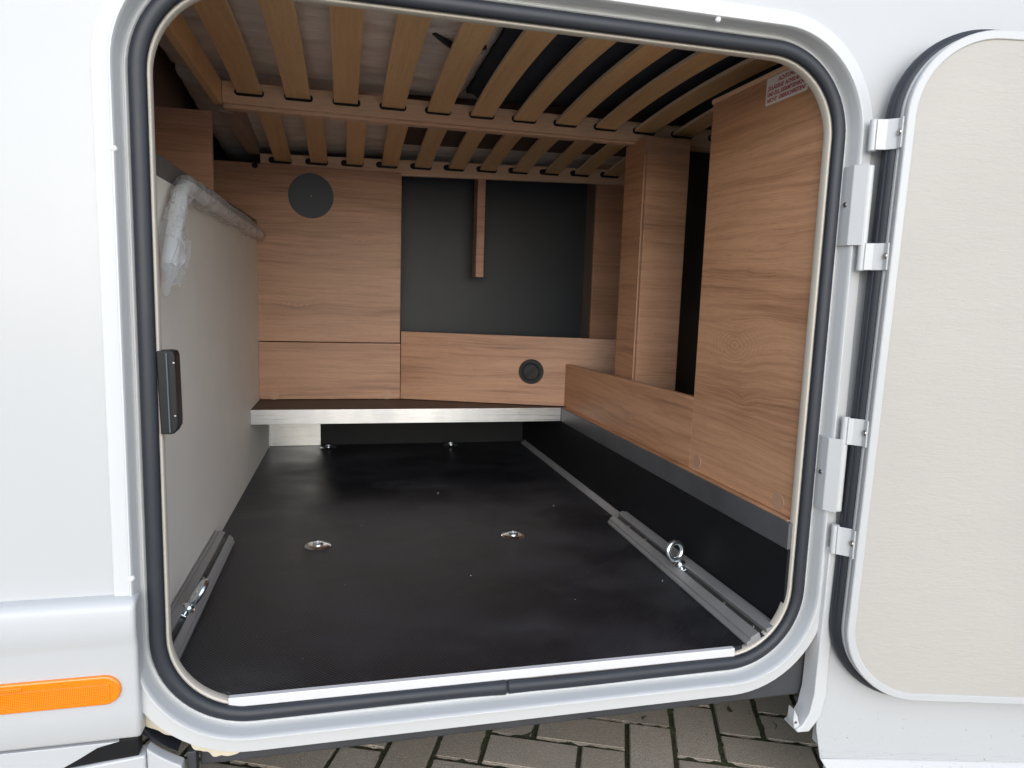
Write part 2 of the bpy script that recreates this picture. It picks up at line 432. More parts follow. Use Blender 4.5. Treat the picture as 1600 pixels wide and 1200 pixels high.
addbox(bm, 1.5, 1.52, -.002, 1.80, -.02, 1.6); addbox(bm, -.62, 1.52, -.002, 1.80, 1.30, 1.32)
addbox(bm, -.60, -.34, .0, 1.80, -.04, -.02); addbox(bm, .80, 1.5, .0, 1.8, -.04, -.02)
addbox(bm, 1.09, 1.11, .0, 1.8, -.02, 1.3)
link('carcass', bm, 'shell_inside', MH)
# front blanking between carcass and wall ring (inside of outer wall)
bm = bmesh.new(); a_ = rloop(.004); c_ = []
for x, z in a_:
    dx, dz = x-cx, z-cz; t = min(((1.5-cx)/dx if dx > 0 else (-.6-cx)/dx) if abs(dx) > 1e-6 else 9, ((1.3-cz)/dz if dz > 0 else (-.04-cz)/dz) if abs(dz) > 1e-6 else 9)
    c_.append((cx+dx*t, cz+dz*t))
va = [bm.verts.new((x, .006, z)) for x, z in a_]; vc = [bm.verts.new((x, .006, z)) for x, z in c_]
for i in range(len(va)): bm.faces.new((va[i], va[(i+1) % len(va)], vc[(i+1) % len(va)], vc[i]))
for s_ in ((1.5, 1.3), (-.6, 1.3), (1.5, -.04), (-.6, -.04)):
    near = sorted(vc, key=lambda w: (w.co.x-s_[0])**2+(w.co.z-s_[1])**2)
    ax_ = [w for w in near if abs(w.co.x-s_[0]) < 1e-5][:1]; az_ = [w for w in near if abs(w.co.z-s_[1]) < 1e-5][:1]
    if ax_ and az_ and ax_[0] != az_[0]: bm.faces.new((bm.verts.new((s_[0], .006, s_[1])), ax_[0], az_[0]))
link('inner_lining', bm, 'shell_inside', MH)
# floor pan
box('floor_pan', 'chassis_dark', MH, -.215, .905, .002, 2.02, -.108, -.021, bevel=.003)
box('chassis_rail', 'chassis_dark', MH, -.9, 2.2, .75, .80, -.2, -.11, bevel=.003)

# hatch frame: recessed seat, bead, return, rim flange
prof = [(-.001, .004), (-.001, 0), (.0232, 0), (.0242, -.0028), (.0258, -.0046), (.0276, -.0044), (.0288, -.0018), (.0304, -.0012), (.0320, -.0045), (.0325, -.012), (.0332, -.026), (.0338, -.0315), (.0352, -.0338), (.0370, -.0338), (.0385, -.0312), (.0395, -.0305), (.0560, -.0300), (.0585, -.0290), (.0595, -.0265), (.0595, -.010)]
fr = sweep('hatch_frame', 'frame_white', MH, prof, smooth=40)
sweep('edge_trim', 'cream_trim', MH, [(.001, .014), (-.0028, .014), (-.0034, .0128), (-.0034, -.0010), (-.0025, -.0026), (-.0005, -.0030), (.002, -.0022)], smooth=50)
def sealfn(p, o, y):
    # seam where the profile ends are butted, plus slight waviness
    if p.z < .02:
        d = p.x - .262
        bulge = .0016*math.exp(-(d/.03)**2) - .0035*math.exp(-(d/.0016)**2)
        if d > 0: bulge -= .0012*math.exp(-(d/.05)**2)
        c = Vector((p.x, -.0070, SZ0-.0106)); dd = (p-c); L = dd.length or 1
        p = p + dd/L*bulge
        p.z += .0015*math.sin(p.x*9+1)*math.exp(-((p.x-.3)/.3)**2)
    return p
prs = []
for k in range(14):
    a = 2*math.pi*k/14
    prs.append((.0106 + .0114*math.cos(a), -.0070 + .0096*math.sin(a)*(1 if math.sin(a) < 0 else .8)))
sweep('rubber_seal', 'rubber', MH, prs, closed=True, dense=True, fn=sealfn, smooth=60)
for (x, y, z, ax) in ((-.2905, -.030, .792, (0, -1, 0)), (-.2905, -.030, .211, (0, -1, 0)), (.555, -.028, 1.050, (0, -.8, -.6))):
    link('screw_cover', lathe(bmesh.new(), (x, y, z), ax, [(.0045, 0), (.0045, .002), (.003, .0042), (0, .005)], 16), 'screw_cap', fr, smooth=50)

# sealant squeezed out below the two lower corners
def arcband(name, mat, parent, corner, a0, a1, o0, o1, y0, y1, n=36, jit=.004):
    cx_, cz_ = corner; bm = bmesh.new(); rows = []
    for k in range(n+1):
        a = rad(a0+(a1-a0)*k/n); e = math.sin(math.pi*k/n)**.5
        oo = o0 + (o1-o0)*max(.05, e) + jit*1.3*mnoise.noise(Vector((k*.17, corner[0]*9, a0)))*e
        pts = []
        for (r, y) in ((SR+o0, y1), (SR+o0, y0), (SR+oo, y0+.004), (SR+oo, y1)):
            pts.append(bm.verts.new((cx_+r*math.cos(a), y, cz_+r*math.sin(a))))
        rows.append(pts)
    for p, q in zip(rows, rows[1:]):
        for i in range(4): bm.faces.new((p[i], p[(i+1) % 4], q[(i+1) % 4], q[i]))
    bm.faces.new(rows[0]); bm.faces.new(rows[-1][::-1])
    return link(name, bm, mat, parent, smooth=50)
BL, BR = (SX0+SR, SZ0+SR), (SX1-SR, SZ0+SR)
arcband('sealant_bead', 'sealant', MH, BL, 196, 236, .052, .078, -.020, .004)
arcband('sealant_bead', 'sealant', MH, BL, 238, 266, .052, .076, -.022, .004, jit=.008)
arcband('sealant_bead', 'sealant', MH, BR, 296, 345, .052, .066, -.020, .004, jit=.003)
arcband('rubber_edge', 'rubber', MH, BL, 190, 238, .079, .086, -.024, .004, jit=.0005)

# ------------------------------------------------------------------ left skirt with side marker
def yz_extrude(name, mat, parent, prof, x0, x1, bevel=.004, seg=3):
    return link(name, prism(bmesh.new(), [(x0, y, z) for y, z in prof], (x1-x0, 0, 0)), mat, parent, bevel=bevel, seg=seg, smooth=40)
skp = [(-.012, .186), (-.036, .186), (-.046, .181), (-.049, .172), (-.0505, .150), (-.050, .134), (-.047, .124), (-.0455, .115), (-.044, .02), (-.044, -.018), (-.040, -.0245), (-.012, -.0245)]
sk = yz_extrude('skirt_panel', 'skirt_white', MH, skp, -1.28, -.283, bevel=.006, seg=4)
# lower edge below the black insert
lo = [(-1.28, -.19), (-.279, -.19), (-.279, -.052), (-.43, -.066), (-.60, -.075), (-1.28, -.075)]
link('skirt_lower', prism(bmesh.new(), [(x, -.042, z) for x, z in lo], (0, .03, 0)), 'skirt_white', MH, bevel=.003, seg=2)
wd = [(-.288, -.0255), (-.310, -.0262), (-.335, -.0305), (-.352, -.038), (-.372, -.052), (-.386, -.0615), (-.34, -.057), (-.288, -.0535)]
link('black_insert', prism(bmesh.new(), [(x, -.038, z) for x, z in wd], (0, .02, 0)), 'black_plastic', MH, bevel=.001)
fl = [(-1.28, -.0255), (-.312, -.0268), (-.340, -.033), (-.362, -.046), (-.40, -.0665), (-.5, -.072), (-1.28, -.074)]
link('skirt_filler', prism(bmesh.new(), [(x, -.041, z) for x, z in fl], (0, .02, 0)), 'skirt_white', MH, bevel=.001)
cl = [(BL[0]+(SR+.089)*math.cos(rad(t)), BL[1]+(SR+.089)*math.sin(rad(t))) for t in range(226, 243, 2)]
cl = [(-.2785, BL[1]+(SR+.089)*math.sin(math.acos(max(-1, (-.2785-BL[0])/(SR+.089))))*-1)] + [p for p in cl if p[0] > -.277] + [(cl[-1][0], -.2), (-.2785, -.2)]
link('corner_closer', prism(bmesh.new(), [(x, -.036, z) for x, z in cl], (0, .02, 0)), 'skirt_white', MH, bevel=.002)
box('drain_tube', 'chassis_dark', MH, -.229, -.216, -.018, .004, -.2, -.070, bevel=.002)
def stadium(x0, x1, z0, z1, n=12):
    r = (z1-z0)/2; zc = (z0+z1)/2; pts = []
    for k in range(n+1):
        a = rad(-90+180*k/n); pts.append((x1-r+r*math.cos(a), zc+r*math.sin(a)))
    for k in range(n+1):
        a = rad(90+180*k/n); pts.append((x0+r+r*math.cos(a), zc+r*math.sin(a)))
    return pts
mk = link('side_marker', prism(bmesh.new(), [(x, -.0495, z) for x, z in stadium(-.72, -.3045, .0355, .0785, 16)], (0, .008, 0)), 'amber_lens', MH, bevel=.0025, seg=3, smooth=40)
box('reflex_field', 'amber_prism', mk, -.66, -.318, -.0503, -.0490, .0415, .0665, bevel=.0004)
box('reflex_strip', 'amber_prism', mk, -.66, -.425, -.0506, -.0490, .0670, .0725, bevel=.0004)
link('marker_gasket', prism(bmesh.new(), [(x, -.0446, z) for x, z in stadium(-.7225, -.302, .0335, .0805, 16)], (0, .003, 0)), 'skirt_white', mk, bevel=.0005)

# ------------------------------------------------------------------ right skirt
rp = [(-.016, .060), (-.030, .060), (-.031, .05), (-.031, -.10), (-.034, -.19), (-.040, -.2385), (-.0385, -.2405), (-.0405, -.2425), (-.041, -.2485), (-.0395, -.2505), (-.040, -.2525), (-.034, -.275), (-.020, -.296), (-.010, -.30), (-.006, -.29), (-.006, .05)]
rs = yz_extrude('skirt_panel', 'skirt_white', MH, [(min(0.0, y+.010), z) for y, z in rp], .900, 2.39, bevel=.0008, seg=2)
# white drip profile and its hook beside the right skirt
bm = bmesh.new()
pth = [(.836, .195), (.836, .10), (.834, -.02), (.833, -.085), (.827, -.120), (.814, -.143), (.801, -.150)]
def strip(bm, path, y0, y1, w):
    L = []
    for i, (x, z) in enumerate(path):
        a = Vector(path[max(i-1, 0)]); c = Vector(path[min(i+1, len(path)-1)]); t = (c-a).normalized(); nrm = Vector((-t.y, t.x)); ww = w if not callable(w) else w(i)
        p = Vector((x, z)); q = p + nrm*ww
        L.append([bm.verts.new((p.x, y0, p.y)), bm.verts.new((q.x, y0, q.y)), bm.verts.new((q.x, y1, q.y)), bm.verts.new((p.x, y1, p.y))])
    for a, c in zip(L, L[1:]):
        for i in range(4): bm.faces.new((a[i], a[(i+1) % 4], c[(i+1) % 4], c[i]))
    bm.faces.new(L[0]); bm.faces.new(L[-1][::-1])
    return bm
ws = [.020, .022, .024, .026, .026, .020, .006]
strip(bm, pth, -.040, -.002, lambda i: ws[i])
gut = link('drip_profile', bm, 'hinge_white', MH, smooth=40, bevel=.002)
link('hook_tip', prism(bmesh.new(), [(.801, -.0345, -.150), (.812, -.0345, -.146), (.806, -.0345, -.128), (.7985, -.0345, -.113), (.7975, -.0345, -.134)], (0, .018, 0)), 'hinge_white', gut, bevel=.001)
link('rivet', lathe(bmesh.new(), (.8025, -.0348, -.138), (0, -1, 0), [(.0028, 0), (.0024, .001), (0, .0012)], 14), 'steel_screw', gut)
box('drip_profile', 'hinge_white', MH, .8655, .8765, -.0275, -.004, -.20, .13, bevel=.0015)

# ------------------------------------------------------------------ hinges
HX, HY = .8395, -.0445           # hinge axis
for zc, z0, z1 in ((.79, .722, .853), (.328, .262, .392)):
    leaf = box('hinge_leaf', 'hinge_white', MH, .8205, .8240, -.0300, -.0035, z0, z1, bevel=.0007)
    link('hinge_fold', prism(bmesh.new(), [(.8205, -.0305, z0), (.8240, -.0300, z0), (.8360, -.0465, z0), (.8335, -.0490, z0)], (0, 0, z1-z0)), 'hinge_white', leaf, bevel=.0005)
    link('barrel', lathe(bmesh.new(), (HX, HY, z0+.002), (0, 0, 1), [(.0055, 0), (.0065, .001), (.0065, z1-z0-.005), (.0055, z1-z0-.004)], 22), 'hinge_white', leaf, smooth=40)
    link('screw', lathe(bmesh.new(), (.8205, -.017, zc), (-1, 0, 0), [(.0045, 0), (.0042, .0014), (.0028, .0022), (.0013, .0022), (.001, .0010), (0, .001)], 18), 'steel_screw', leaf, smooth=30)

# ------------------------------------------------------------------ hatch door (open ~168 degrees)
ang = rad(12.5)
ad = Vector((math.cos(ang), -math.sin(ang), 0)); nd = Vector((-math.sin(ang), -math.cos(ang), 0))
D0 = Vector((.8605, -.088, 0))
DM = Matrix(((ad.x, -nd.x, 0, D0.x), (ad.y, -nd.y, 0, D0.y), (0, 0, 1, 0), (0, 0, 0, 1)))   # local x along door, local y back towards wall, z up
piv = Matrix.Translation((0, 0, .5)) @ Matrix.Rotation(rad(.9), 4, 'Y') @ Matrix.Translation((0, 0, -.5))
DM = DM @ piv
DR = (-.004, 1.118, -.0655, 1.0575)       # door rectangle in local x,z
door = sweep('hatch_door', 'gelcoat_white', MH, [(-.0135, .0045), (-.0135, .0008), (-.0125, 0), (-.0015, 0), (.0, .0012), (.0005, .004), (.0005, .0105), (-.0006, .0125), (-.0006, .0145), (.0012, .0160), (.0012, .0205), (-.003, .0215), (-.003, .050)], rect=DR, r0=.135, xf=DM, smooth=35)
def fill_rr(name, mat, parent, o, y, thick=.002):
    pts = [DM @ Vector((x, y, z)) for x, z in rloop(o, False, DR, .135)]
    return link(name, prism(bmesh.new(), pts, -nd*thick), mat, parent)
fill_rr('door_lining', 'door_lining', door, -.0130, .0025)
fill_rr('door_skin', 'gelcoat_white', door, -.002, .0495, .003)
prs = []
for k in range(16):
    a = 2*math.pi*k/16; c_, s_ = math.cos(a), math.sin(a)
    prs.append((-.006 + .009*abs(c_)**.6*(1 if c_ > 0 else -1), .0345 + .0125*abs(s_)**.6*(1 if s_ > 0 else -1)))
prs = [(-.009, .0222), (.0030, .0222), (.0070, .0250), (.0095, .0275), (.0100, .0295), (.0112, .0300), (.0128, .0340), (.0135, .0400), (.0115, .0460), (.0040, .0485), (-.009, .0485)]
sweep('door_seal', 'rubber', door, prs, closed=True, rect=DR, r0=.135, xf=DM, smooth=50)
# skirt section carried by the door, reaching below it
def dloc(x, y, z): return DM @ Vector((x, y, z))
fpts = [(-.0125, .16), (-.0125, -.150), (-.0105, -.165), (.0020, -.2185), (1.10, -.2185), (1.10, .16)]
flap = link('door_skirt', prism(bmesh.new(), [dloc(x, .0535, z) for x, z in fpts], -nd*.004), 'skirt_dirty', door, bevel=.0012)
for z in (-.2035, -.2125):
    link('skirt_rib', prism(bmesh.new(), [dloc(.004, .0522, z-.0014), dloc(1.1, .0522, z-.0014), dloc(1.1, .0522, z+.0014), dloc(.004, .0522, z+.0014)], -nd*.0016), 'skirt_dirty', flap, bevel=.0006)
link('skirt_lip', prism(bmesh.new(), [dloc(.0020, .0530, -.2190), dloc(.0020, .0570, -.2190), dloc(.0300, .0350, -.2620), dloc(.0300, .0310, -.2610)], ad*1.07), 'skirt_dirty', flap, bevel=.001)
# hinge brackets: flat bar from barrel to the door edge
for zc, h in ((.8985, .024), (.7030, .022), (.4075, .023), (.2130, .025)):
    bm = bmesh.new()
    def flat(x, y):
        p = DM @ Vector((x, y, zc)); p.z = 0; return p
    A, B_, M_ = flat(-.0046, .0065), flat(-.0052, .0190), flat(-.0190, .0290)
    H0 = Vector((HX-.0005, HY-.0062, 0)); mid = [A, B_, M_, H0]; left, right = [], []
    for i, p in enumerate(mid):
        t_ = (mid[min(i+1, 3)]-mid[max(i-1, 0)]).normalized(); n_ = Vector((-t_.y, t_.x, 0)); n_ = n_ if n_.y*1 + n_.x < 0 else -n_
        left.append(p + n_*.0030); right.append(p)
    nleft = (left[0]-right[0]).normalized()
    prism(bm, [(p.x, p.y, zc-h) for p in left + right[::-1]], (0, 0, 2*h))
    br_ = link('hinge_bracket', bm, 'hinge_white', door, bevel=.0009)
    link('knuckle', lathe(bmesh.new(), (HX, HY, zc-h-.001), (0, 0, 1), [(.0058, 0), (.0068, .001), (.0068, 2*h+.001), (.0058, 2*h+.002)], 22), 'hinge_white', br_, smooth=40)
    sc = (A*.5+B_*.5) + nleft*.0030; sc.z = zc+.001
    link('screw', lathe(bmesh.new(), sc, nleft, [(.0055, 0), (.0052, .0016), (.0035, .0026), (.0016, .0026), (.0012, .0012), (0, .0012)], 18), 'steel_screw', br_, smooth=30)

RX = .750
# ------------------------------------------------------------------ garage interior: floor, walls (the side walls splay slightly towards the opening)
def XL(y): return -.288 - .0171*(1.757-y)
def XR(y): return .750 + .0264*(1.268-y)
def splay(name, mat, parent, fx, off, th, y0, y1, z0, z1, z0b=None, z1b=None, bevel=.001):
    """upright board that follows wall line fx(y)+off, th thick away from the garage; z0b/z1b at the far end"""
    z0b = z0 if z0b is None else z0b; z1b = z1 if z1b is None else z1b
    s_ = 1 if fx is XR else -1; a, c = fx(y0)+off*s_, fx(y1)+off*s_
    return link(name, prism(bmesh.new(), [(a, y0, z0), (c, y1, z0b), (c, y1, z1b), (a, y0, z1)], (th*s_, 0, 0)), mat, parent, bevel=bevel)
bm = bmesh.new(); prism(bm, [(-.168, .0036, -.0185), (.705, .0036, -.0185), (.705, .0146, -.0185), (XR(.0146), .0146, -.0185), (XR(1.757), 1.757, -.0185), (XL(1.757), 1.757, -.0185), (XL(.0146), .0146, -.0185), (-.168, .0146, -.0185)], (0, 0, .0185))
flo = link('garage_floor', bm, 'floor_black', MH)
box('threshold_strip', 'strip_white', MH, -.1715, .6845, -.0062, .0035, -.0135, .0018, bevel=.0008)
# floor bolts
for x, y in ((-.064, .626), (.425, .627), (-.064, 1.700), (.420, 1.700)):
    w_ = link('bolt_washer', lathe(bmesh.new(), (x, y, 0), (0, 0, 1), [(.0305, 0), (.0315, .0012), (.0285, .0032), (.0140, .0048), (.0125, .0046)], 36), 'zinc', flo, smooth=40)
    link('bolt_head', lathe(bmesh.new(), (x, y, .0040), (0, 0, 1), [(.0130, 0), (.0128, .0030), (.0105, .0052), (.0072, .0056), (.0066, .0015), (0, .0015)], 28), 'zinc', w_, smooth=30)
splay('left_wall_panel', 'beige_wall', MH, XL, 0, .018, .0145, 1.757, -.018, .804, bevel=.0008)
splay('wall_cap', 'cap_gray', MH, XL, -.0015, .022, .0145, 1.478, .8045, .841, bevel=.0012)
# lock housing on the left edge of the opening
pts = [(-.2550, .528), (-.2400, .529), (-.2325, .5275), (-.2305, .521), (-.2290, .430), (-.2295, .421), (-.2345, .4115), (-.2400, .4105), (-.2520, .4105)]
lk = link('lock_housing', prism(bmesh.new(), [(x, -.008, z) for x, z in pts], (0, .030, 0)), 'black_plastic', MH, bevel=.0015)
link('lock_ridge', prism(bmesh.new(), [(-.2425, -.0105, .526), (-.2405, -.0105, .526), (-.2385, -.0105, .413), (-.2405, -.0105, .413)], (0, .003, 0)), 'vent_grey', lk, bevel=.0005)
for z in (.512, .437):
    link('lock_rivet', lathe(bmesh.new(), (-.2325, -.0082, z), (0, -1, 0), [(.0016, 0), (.0012, .0008), (0, .001)], 10), 'steel_screw', lk)

# wood piece and dark recess above the left wall
box('recess_wall', 'recess_brown', MH, -.520, -.502, .008, 1.798, .70, 1.298)
box('box_front', 'oak_dark', MH, -.5015, -.3205, .848, .863, .70, 1.0450)

# ------------------------------------------------------------------ rear wood panels
RY = 1.480
bp = box('rear_panel', 'oak_x', MH, -.500, .1930, RY, RY+.016, .4335, 1.0305, bevel=.0010)
bk = box('rear_kick_panel', 'oak_x2', MH, -.2920, .1950, RY-.001, RY+.015, .2285, .4305, bevel=.0010)
vt = link('vent_disc', lathe(bmesh.new(), (-.1145, RY, .9337), (0, -1, 0), [(.0750, 0), (.0750, .0022), (.0737, .0034), (.0720, .0030), (.020, .0030), (0, .0030)], 56), 'vent_grey', bp, smooth=30)
link('vent_pin', lathe(bmesh.new(), (-.1145, RY-.003, .9337), (0, -1, 0), [(.0022, 0), (.0018, .001), (0, .0012)], 12), 'steel_screw', vt)
link('cable_hole', lathe(bmesh.new(), (-.2950, RY, 1.0230), (0, -1, 0), [(.010, 0), (.010, .001), (0, .001)], 20), 'black_plastic', bp)
for x in (-.243, .149):
    link('screw_cover', lathe(bmesh.new(), (x, RY-.001, .2435), (0, -1, 0), [(.0168, 0), (.0162, .0006), (0, .0008)], 26), 'cover_brown', bk)
# skewed middle board with the round black fitting
p0, p1 = Vector((.1970, 1.484, 0)), Vector((1.085, 1.178, 0))
dB = (p1-p0).normalized(); nB = Vector((dB.y, -dB.x, 0)); nB = nB if nB.y < 0 else -nB
def skew(name, mat, parent, za, zb, t0, t1, th, bevel=.001):
    a = p0 + dB*t0; c = p0 + dB*t1
    return link(name, prism(bmesh.new(), [(a.x, a.y, za), (c.x, c.y, za), (c.x-nB.x*th, c.y-nB.y*th, za), (a.x-nB.x*th, a.y-nB.y*th, za)], (0, 0, zb-za)), mat, parent, bevel=bevel)
mb = skew('middle_board', 'oak_x3', MH, .2285, .4750, 0, (p1-p0).length, .016)
kp = p0 + dB*.478
kn = link('round_fitting', lathe(bmesh.new(), (kp.x, kp.y, .349), nB, [(.0445, 0), (.0445, .004), (.0425, .0065), (.0350, .0065), (.0335, .0020), (.0300, .0020), (.0290, .0085), (.0270, .0105), (0, .0105)], 44), 'black_plastic', mb, smooth=35)
bm = bmesh.new(); c = kp + nB*.0108 + Vector((0, 0, .349)); e1 = (dB*.72 + Vector((0, 0, .69))).normalized(); e2 = nB.cross(e1)
prism(bm, [c-e1*.026-e2*.0035, c+e1*.026-e2*.0035, c+e1*.026+e2*.0035, c-e1*.026+e2*.0035], nB*.006)
link('grip_bar', bm, 'black_plastic', kn, bevel=.001)
# black board and niche behind
box('black_back_panel', 'black_board', MH, .160, .9455, 1.660, 1.670, .20, 1.29, bevel=0)
box('niche_side', 'dark_brown', MH, .9460, .9540, 1.532, 1.670, .22, 1.29, bevel=.0008)
box('niche_panel', 'oak_dark', MH, .9330, 1.088, 1.515, 1.5310, .22, 1.16, bevel=.0010)
box('niche_left_side', 'dark_brown', MH, .1500, .1595, 1.5000, 1.670, .22, 1.29, bevel=.0008)
box('hanging_batten', 'oak_dark', MH, .4695, .4985, 1.500, 1.575, .6810, 1.08, bevel=.0010)
# step: shelf top, brushed front edge, riser
bm = bmesh.new(); prism(bm, [(XL(1.275)+.0005, 1.2750, .1800), (RX+.012, 1.2750, .1800), (RX+.012, 1.7565, .1800), (XL(1.757)+.0005, 1.7565, .1800)], (0, 0, .0460))
sh = link('step_shelf', bm, 'shelf_brown', MH)
box('shelf_edge', 'alu_brushed', sh, XL(1.27)+.0008, RX-.0020, 1.2700, 1.2745, .1780, .2262, bevel=.0008)
box('riser', 'plinth_black', MH, XL(1.757)+.0005, RX-.0005, 1.7575, 1.770, -.01, .179, bevel=0)
pl = box('riser_plate', 'alu_brushed', MH, XL(1.757)+.004, -.0945, 1.7470, 1.7565, .0005, .1785, bevel=.0006)
box('plate_flange', 'alu_brushed', pl, XL(1.757)+.0008, XL(1.757)+.0035, 1.720, 1.7568, .0005, .1785, bevel=.0004)
# right plinth with dull angle
splay('plinth_end', 'plinth_black', MH, XR, .0003, .010, .0045, .0150, .075, .1783, bevel=0)
splay('side_plinth', 'plinth_black', MH, XR, 0, .010, .0145, 1.757, -.018, .1785, bevel=0)
an = splay('plinth_angle', 'alu_dull', MH, XR, -.0015, .0100, .0045, 1.268, .1780, .2262, bevel=.0004)
splay('angle_top', 'alu_dull', an, XR, -.0012, .020, .0145, 1.268, .2264, .2276, bevel=0)
splay('ledge_strip', 'oak_y_low', MH, XR, .0015, .018, .0145, 1.264, .2278, .2292, bevel=0)
bm = bmesh.new()
prism(bm, [(XR(.69)-.0170, .69, .0004), (XR(.69)-.0006, .69, .0004), (XR(.69)-.0006, .69, .0150), (XR(.69)-.0030, .69, .0150), (XR(.69)-.0150, .69, .0030)], (XR(1.72)-XR(.69), 1.03, 0))
link('corner_profile', bm, 'rail_alu', MH)
# right boards
lb = splay('low_side_board', 'oak_y_low', MH, XR, .0150, .016, .3960, 1.3100, .2300, .3980, .2300, .3815)
rpan = splay('right_side_panel', 'oak_y', MH, XR, .0147, .016, .0145, .3950, .2300, 1.0500)
splay('panel_batten', 'beech_x', MH, XR, .0120, .018, .0145, .3965, 1.0505, 1.0600, bevel=.0008)
for y, z in ((.361, .2535), (.062, .2500)):
    link('screw_cover', lathe(bmesh.new(), (XR(y)+.0147, y, z), (-1, -.0264, 0), [(.0165, 0), (.0160, .0007), (0, .0009)], 26), 'cover_brown', rpan)
# corner post: side board, corner bead, front board
box('post_side', 'oak_y_low', MH, .8165, .8310, .8185, .9560, .19, 1.0680, bevel=.0010)
box('post_bead', 'cover_brown', MH, .8150, .8310, .8145, .8180, .19, 1.0680, bevel=.0012)
pf = box('post_front', 'oak_x3', MH, .8180, .9465, .8000, .8140, .19, 1.0680, bevel=.0010)
link('screw_cover', lathe(bmesh.new(), (.8700, .8000, 1.0270), (0, -1, 0), [(.0165, 0), (.0160, .0007), (0, .0009)], 26), 'cover_brown', pf)
# things in the dark behind the post gap
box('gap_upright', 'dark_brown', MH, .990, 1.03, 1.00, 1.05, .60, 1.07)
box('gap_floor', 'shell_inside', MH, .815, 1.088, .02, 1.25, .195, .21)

# warning sticker, printed red on white, flat on the right panel
thR = math.atan(.0264)
def panel_mat(y, z):     # local x = reading direction (towards the opening), local y = up, local z = off the panel
    ex = Vector((.0264, -1, 0)).normalized(); ez = Vector((-1, -.0264, 0)).normalized(); ey = Vector((0, 0, 1))
    m = Matrix((ex, ey, ez)).transposed().to_4x4(); m.translation = Vector((XR(y)+.0147, y, z)); return m
SM = panel_mat(.2000, .9985); SW, SH_ = .1235, .0505
bm = bmesh.new(); rc = .004; ring = []
for cx_, cy_, a0 in ((rc, rc, 180), (SW-rc, rc, 270), (SW-rc, SH_-rc, 0), (rc, SH_-rc, 90)):
    for k in range(6):
        a = rad(a0+90*k/5); ring.append((cx_+rc*math.cos(a), cy_+rc*math.sin(a), .0002))
prism(bm, ring, (0, 0, .0003)); bmesh.ops.transform(bm, matrix=SM, verts=bm.verts)
STK = link('warning_sticker', bm, 'sticker_white', rpan)
lines = [('ACHTUNG!', .0385, .0105, 1), ('ZULÄSSIGE  ACHSLASTEN', .0270, .0098, 0), ('UND ZUL. GESAMTGEWICHT', .0160, .0098, 0), ('NICHT  ÜBERSCHREITEN!', .0050, .0098, 0)]
bmt = bmesh.new()
for txt, y, size, ctr in lines:
    cu = bpy.data.curves.new('txt', 'FONT'); cu.body = txt; cu.size = size; cu.extrude = .00006; cu.offset = .00034; cu.resolution_u = 3; cu.shear = .15
    to = bpy.data.objects.new('txt', cu); COL.objects.link(to)
    bpy.context.view_layer.update()
    me = bpy.data.meshes.new_from_object(to.evaluated_get(bpy.context.evaluated_depsgraph_get()))
    w_ = max(v.co.x for v in me.vertices); tgt = .0520 if ctr else .1120
    me.transform(SM @ Matrix.Translation((.036 if ctr else .005, y, .0007)) @ Matrix.Diagonal((tgt/w_, 1.0, 1, 1)))
    bmt.from_mesh(me)
    bpy.data.objects.remove(to); bpy.data.curves.remove(cu); bpy.data.meshes.remove(me)
link('sticker_print', bmt, 'sticker_red', STK)

# ------------------------------------------------------------------ lashing rails leaning in the floor corners
rp_ = [(0, 0), (0, .0040), (.0035, .0075), (.0075, .0075), (.0090, .0120), (.0225, .0145), (.0250, .0140), (.0250, .0025), (.0370, .0025), (.0370, .0140), (.0395, .0145), (.0530, .0120), (.0545, .0075), (.0585, .0075), (.0620, .0040), (.0620, 0)]
class Rail:
    def __init__(s, sign, f0, f1, w0, w1, y0, y1):
        """f: floor-edge x, w: (x,z) of wall edge, at y0 and y1"""
        s.sign, s.y0, s.y1 = sign, y0, y1; s.f = (f0, f1); s.w = (w0, w1)
    def at(s, t, q, h):
        fx = s.f[0]+(s.f[1]-s.f[0])*t; wx = s.w[0][0]+(s.w[1][0]-s.w[0][0])*t; wz = s.w[0][1]+(s.w[1][1]-s.w[0][1])*t
        e = Vector((wx-fx, 0, wz)); u = e.normalized(); n = Vector((-u.z*s.sign, 0, u.x*s.sign))
        return Vector((fx, s.y0+(s.y1-s.y0)*t, .0005)) + e*(q/.062) + n*h, u, n
    def build(s):
        bm = bmesh.new(); A = [bm.verts.new(s.at(0, q, h)[0]) for q, h in rp_]; B_ = [bm.verts.new(s.at(1, q, h)[0]) for q, h in rp_]
        n = len(A); bm.faces.new(A); bm.faces.new(B_[::-1])
        for i in range(n): bm.faces.new((A[i], A[(i+1) % n], B_[(i+1) % n], B_[i]))
        s.o = link('lashing_rail', bm, 'rail_alu', MH, bevel=.0005, seg=1); return s
    def slot(s):  # dark sheet on the channel floor, painting the shadow in the slot
        bm = bmesh.new(); A = [bm.verts.new(s.at(t, q, .0029)[0]) for t, q in ((0.001, .0252), (0.001, .0368), (.999, .0368), (.999, .0252))]
        bm.faces.new(A); link('slot_shade', bm, 'rail_slot_shade', s.o); return s
    def ty(s, y): return (y-s.y0)/(s.y1-s.y0)
railR = Rail(1, .7130, .7090, (XR(.008)-.001, .0270), (XR(.68)-.001, .0290), -.0005, .680).build().slot()
railL = Rail(-1, -.2690, -.2620, (XL(.008)+.001, .0290), (XL(.668)+.001, .0310), -.0005, .668).build().slot()
for R_, ys in ((railR, (.035, .135, .50, .60)), (railL, (.08, .42, .52))):
    for y in ys:
        p, u, n = R_.at(R_.ty(y), .031, .004)
        link('screw', lathe(bmesh.new(), p, n, [(.0040, 0), (.0038, .0014), (.0022, .0024), (0, .0024)], 16), 'zinc', R_.o, smooth=35)
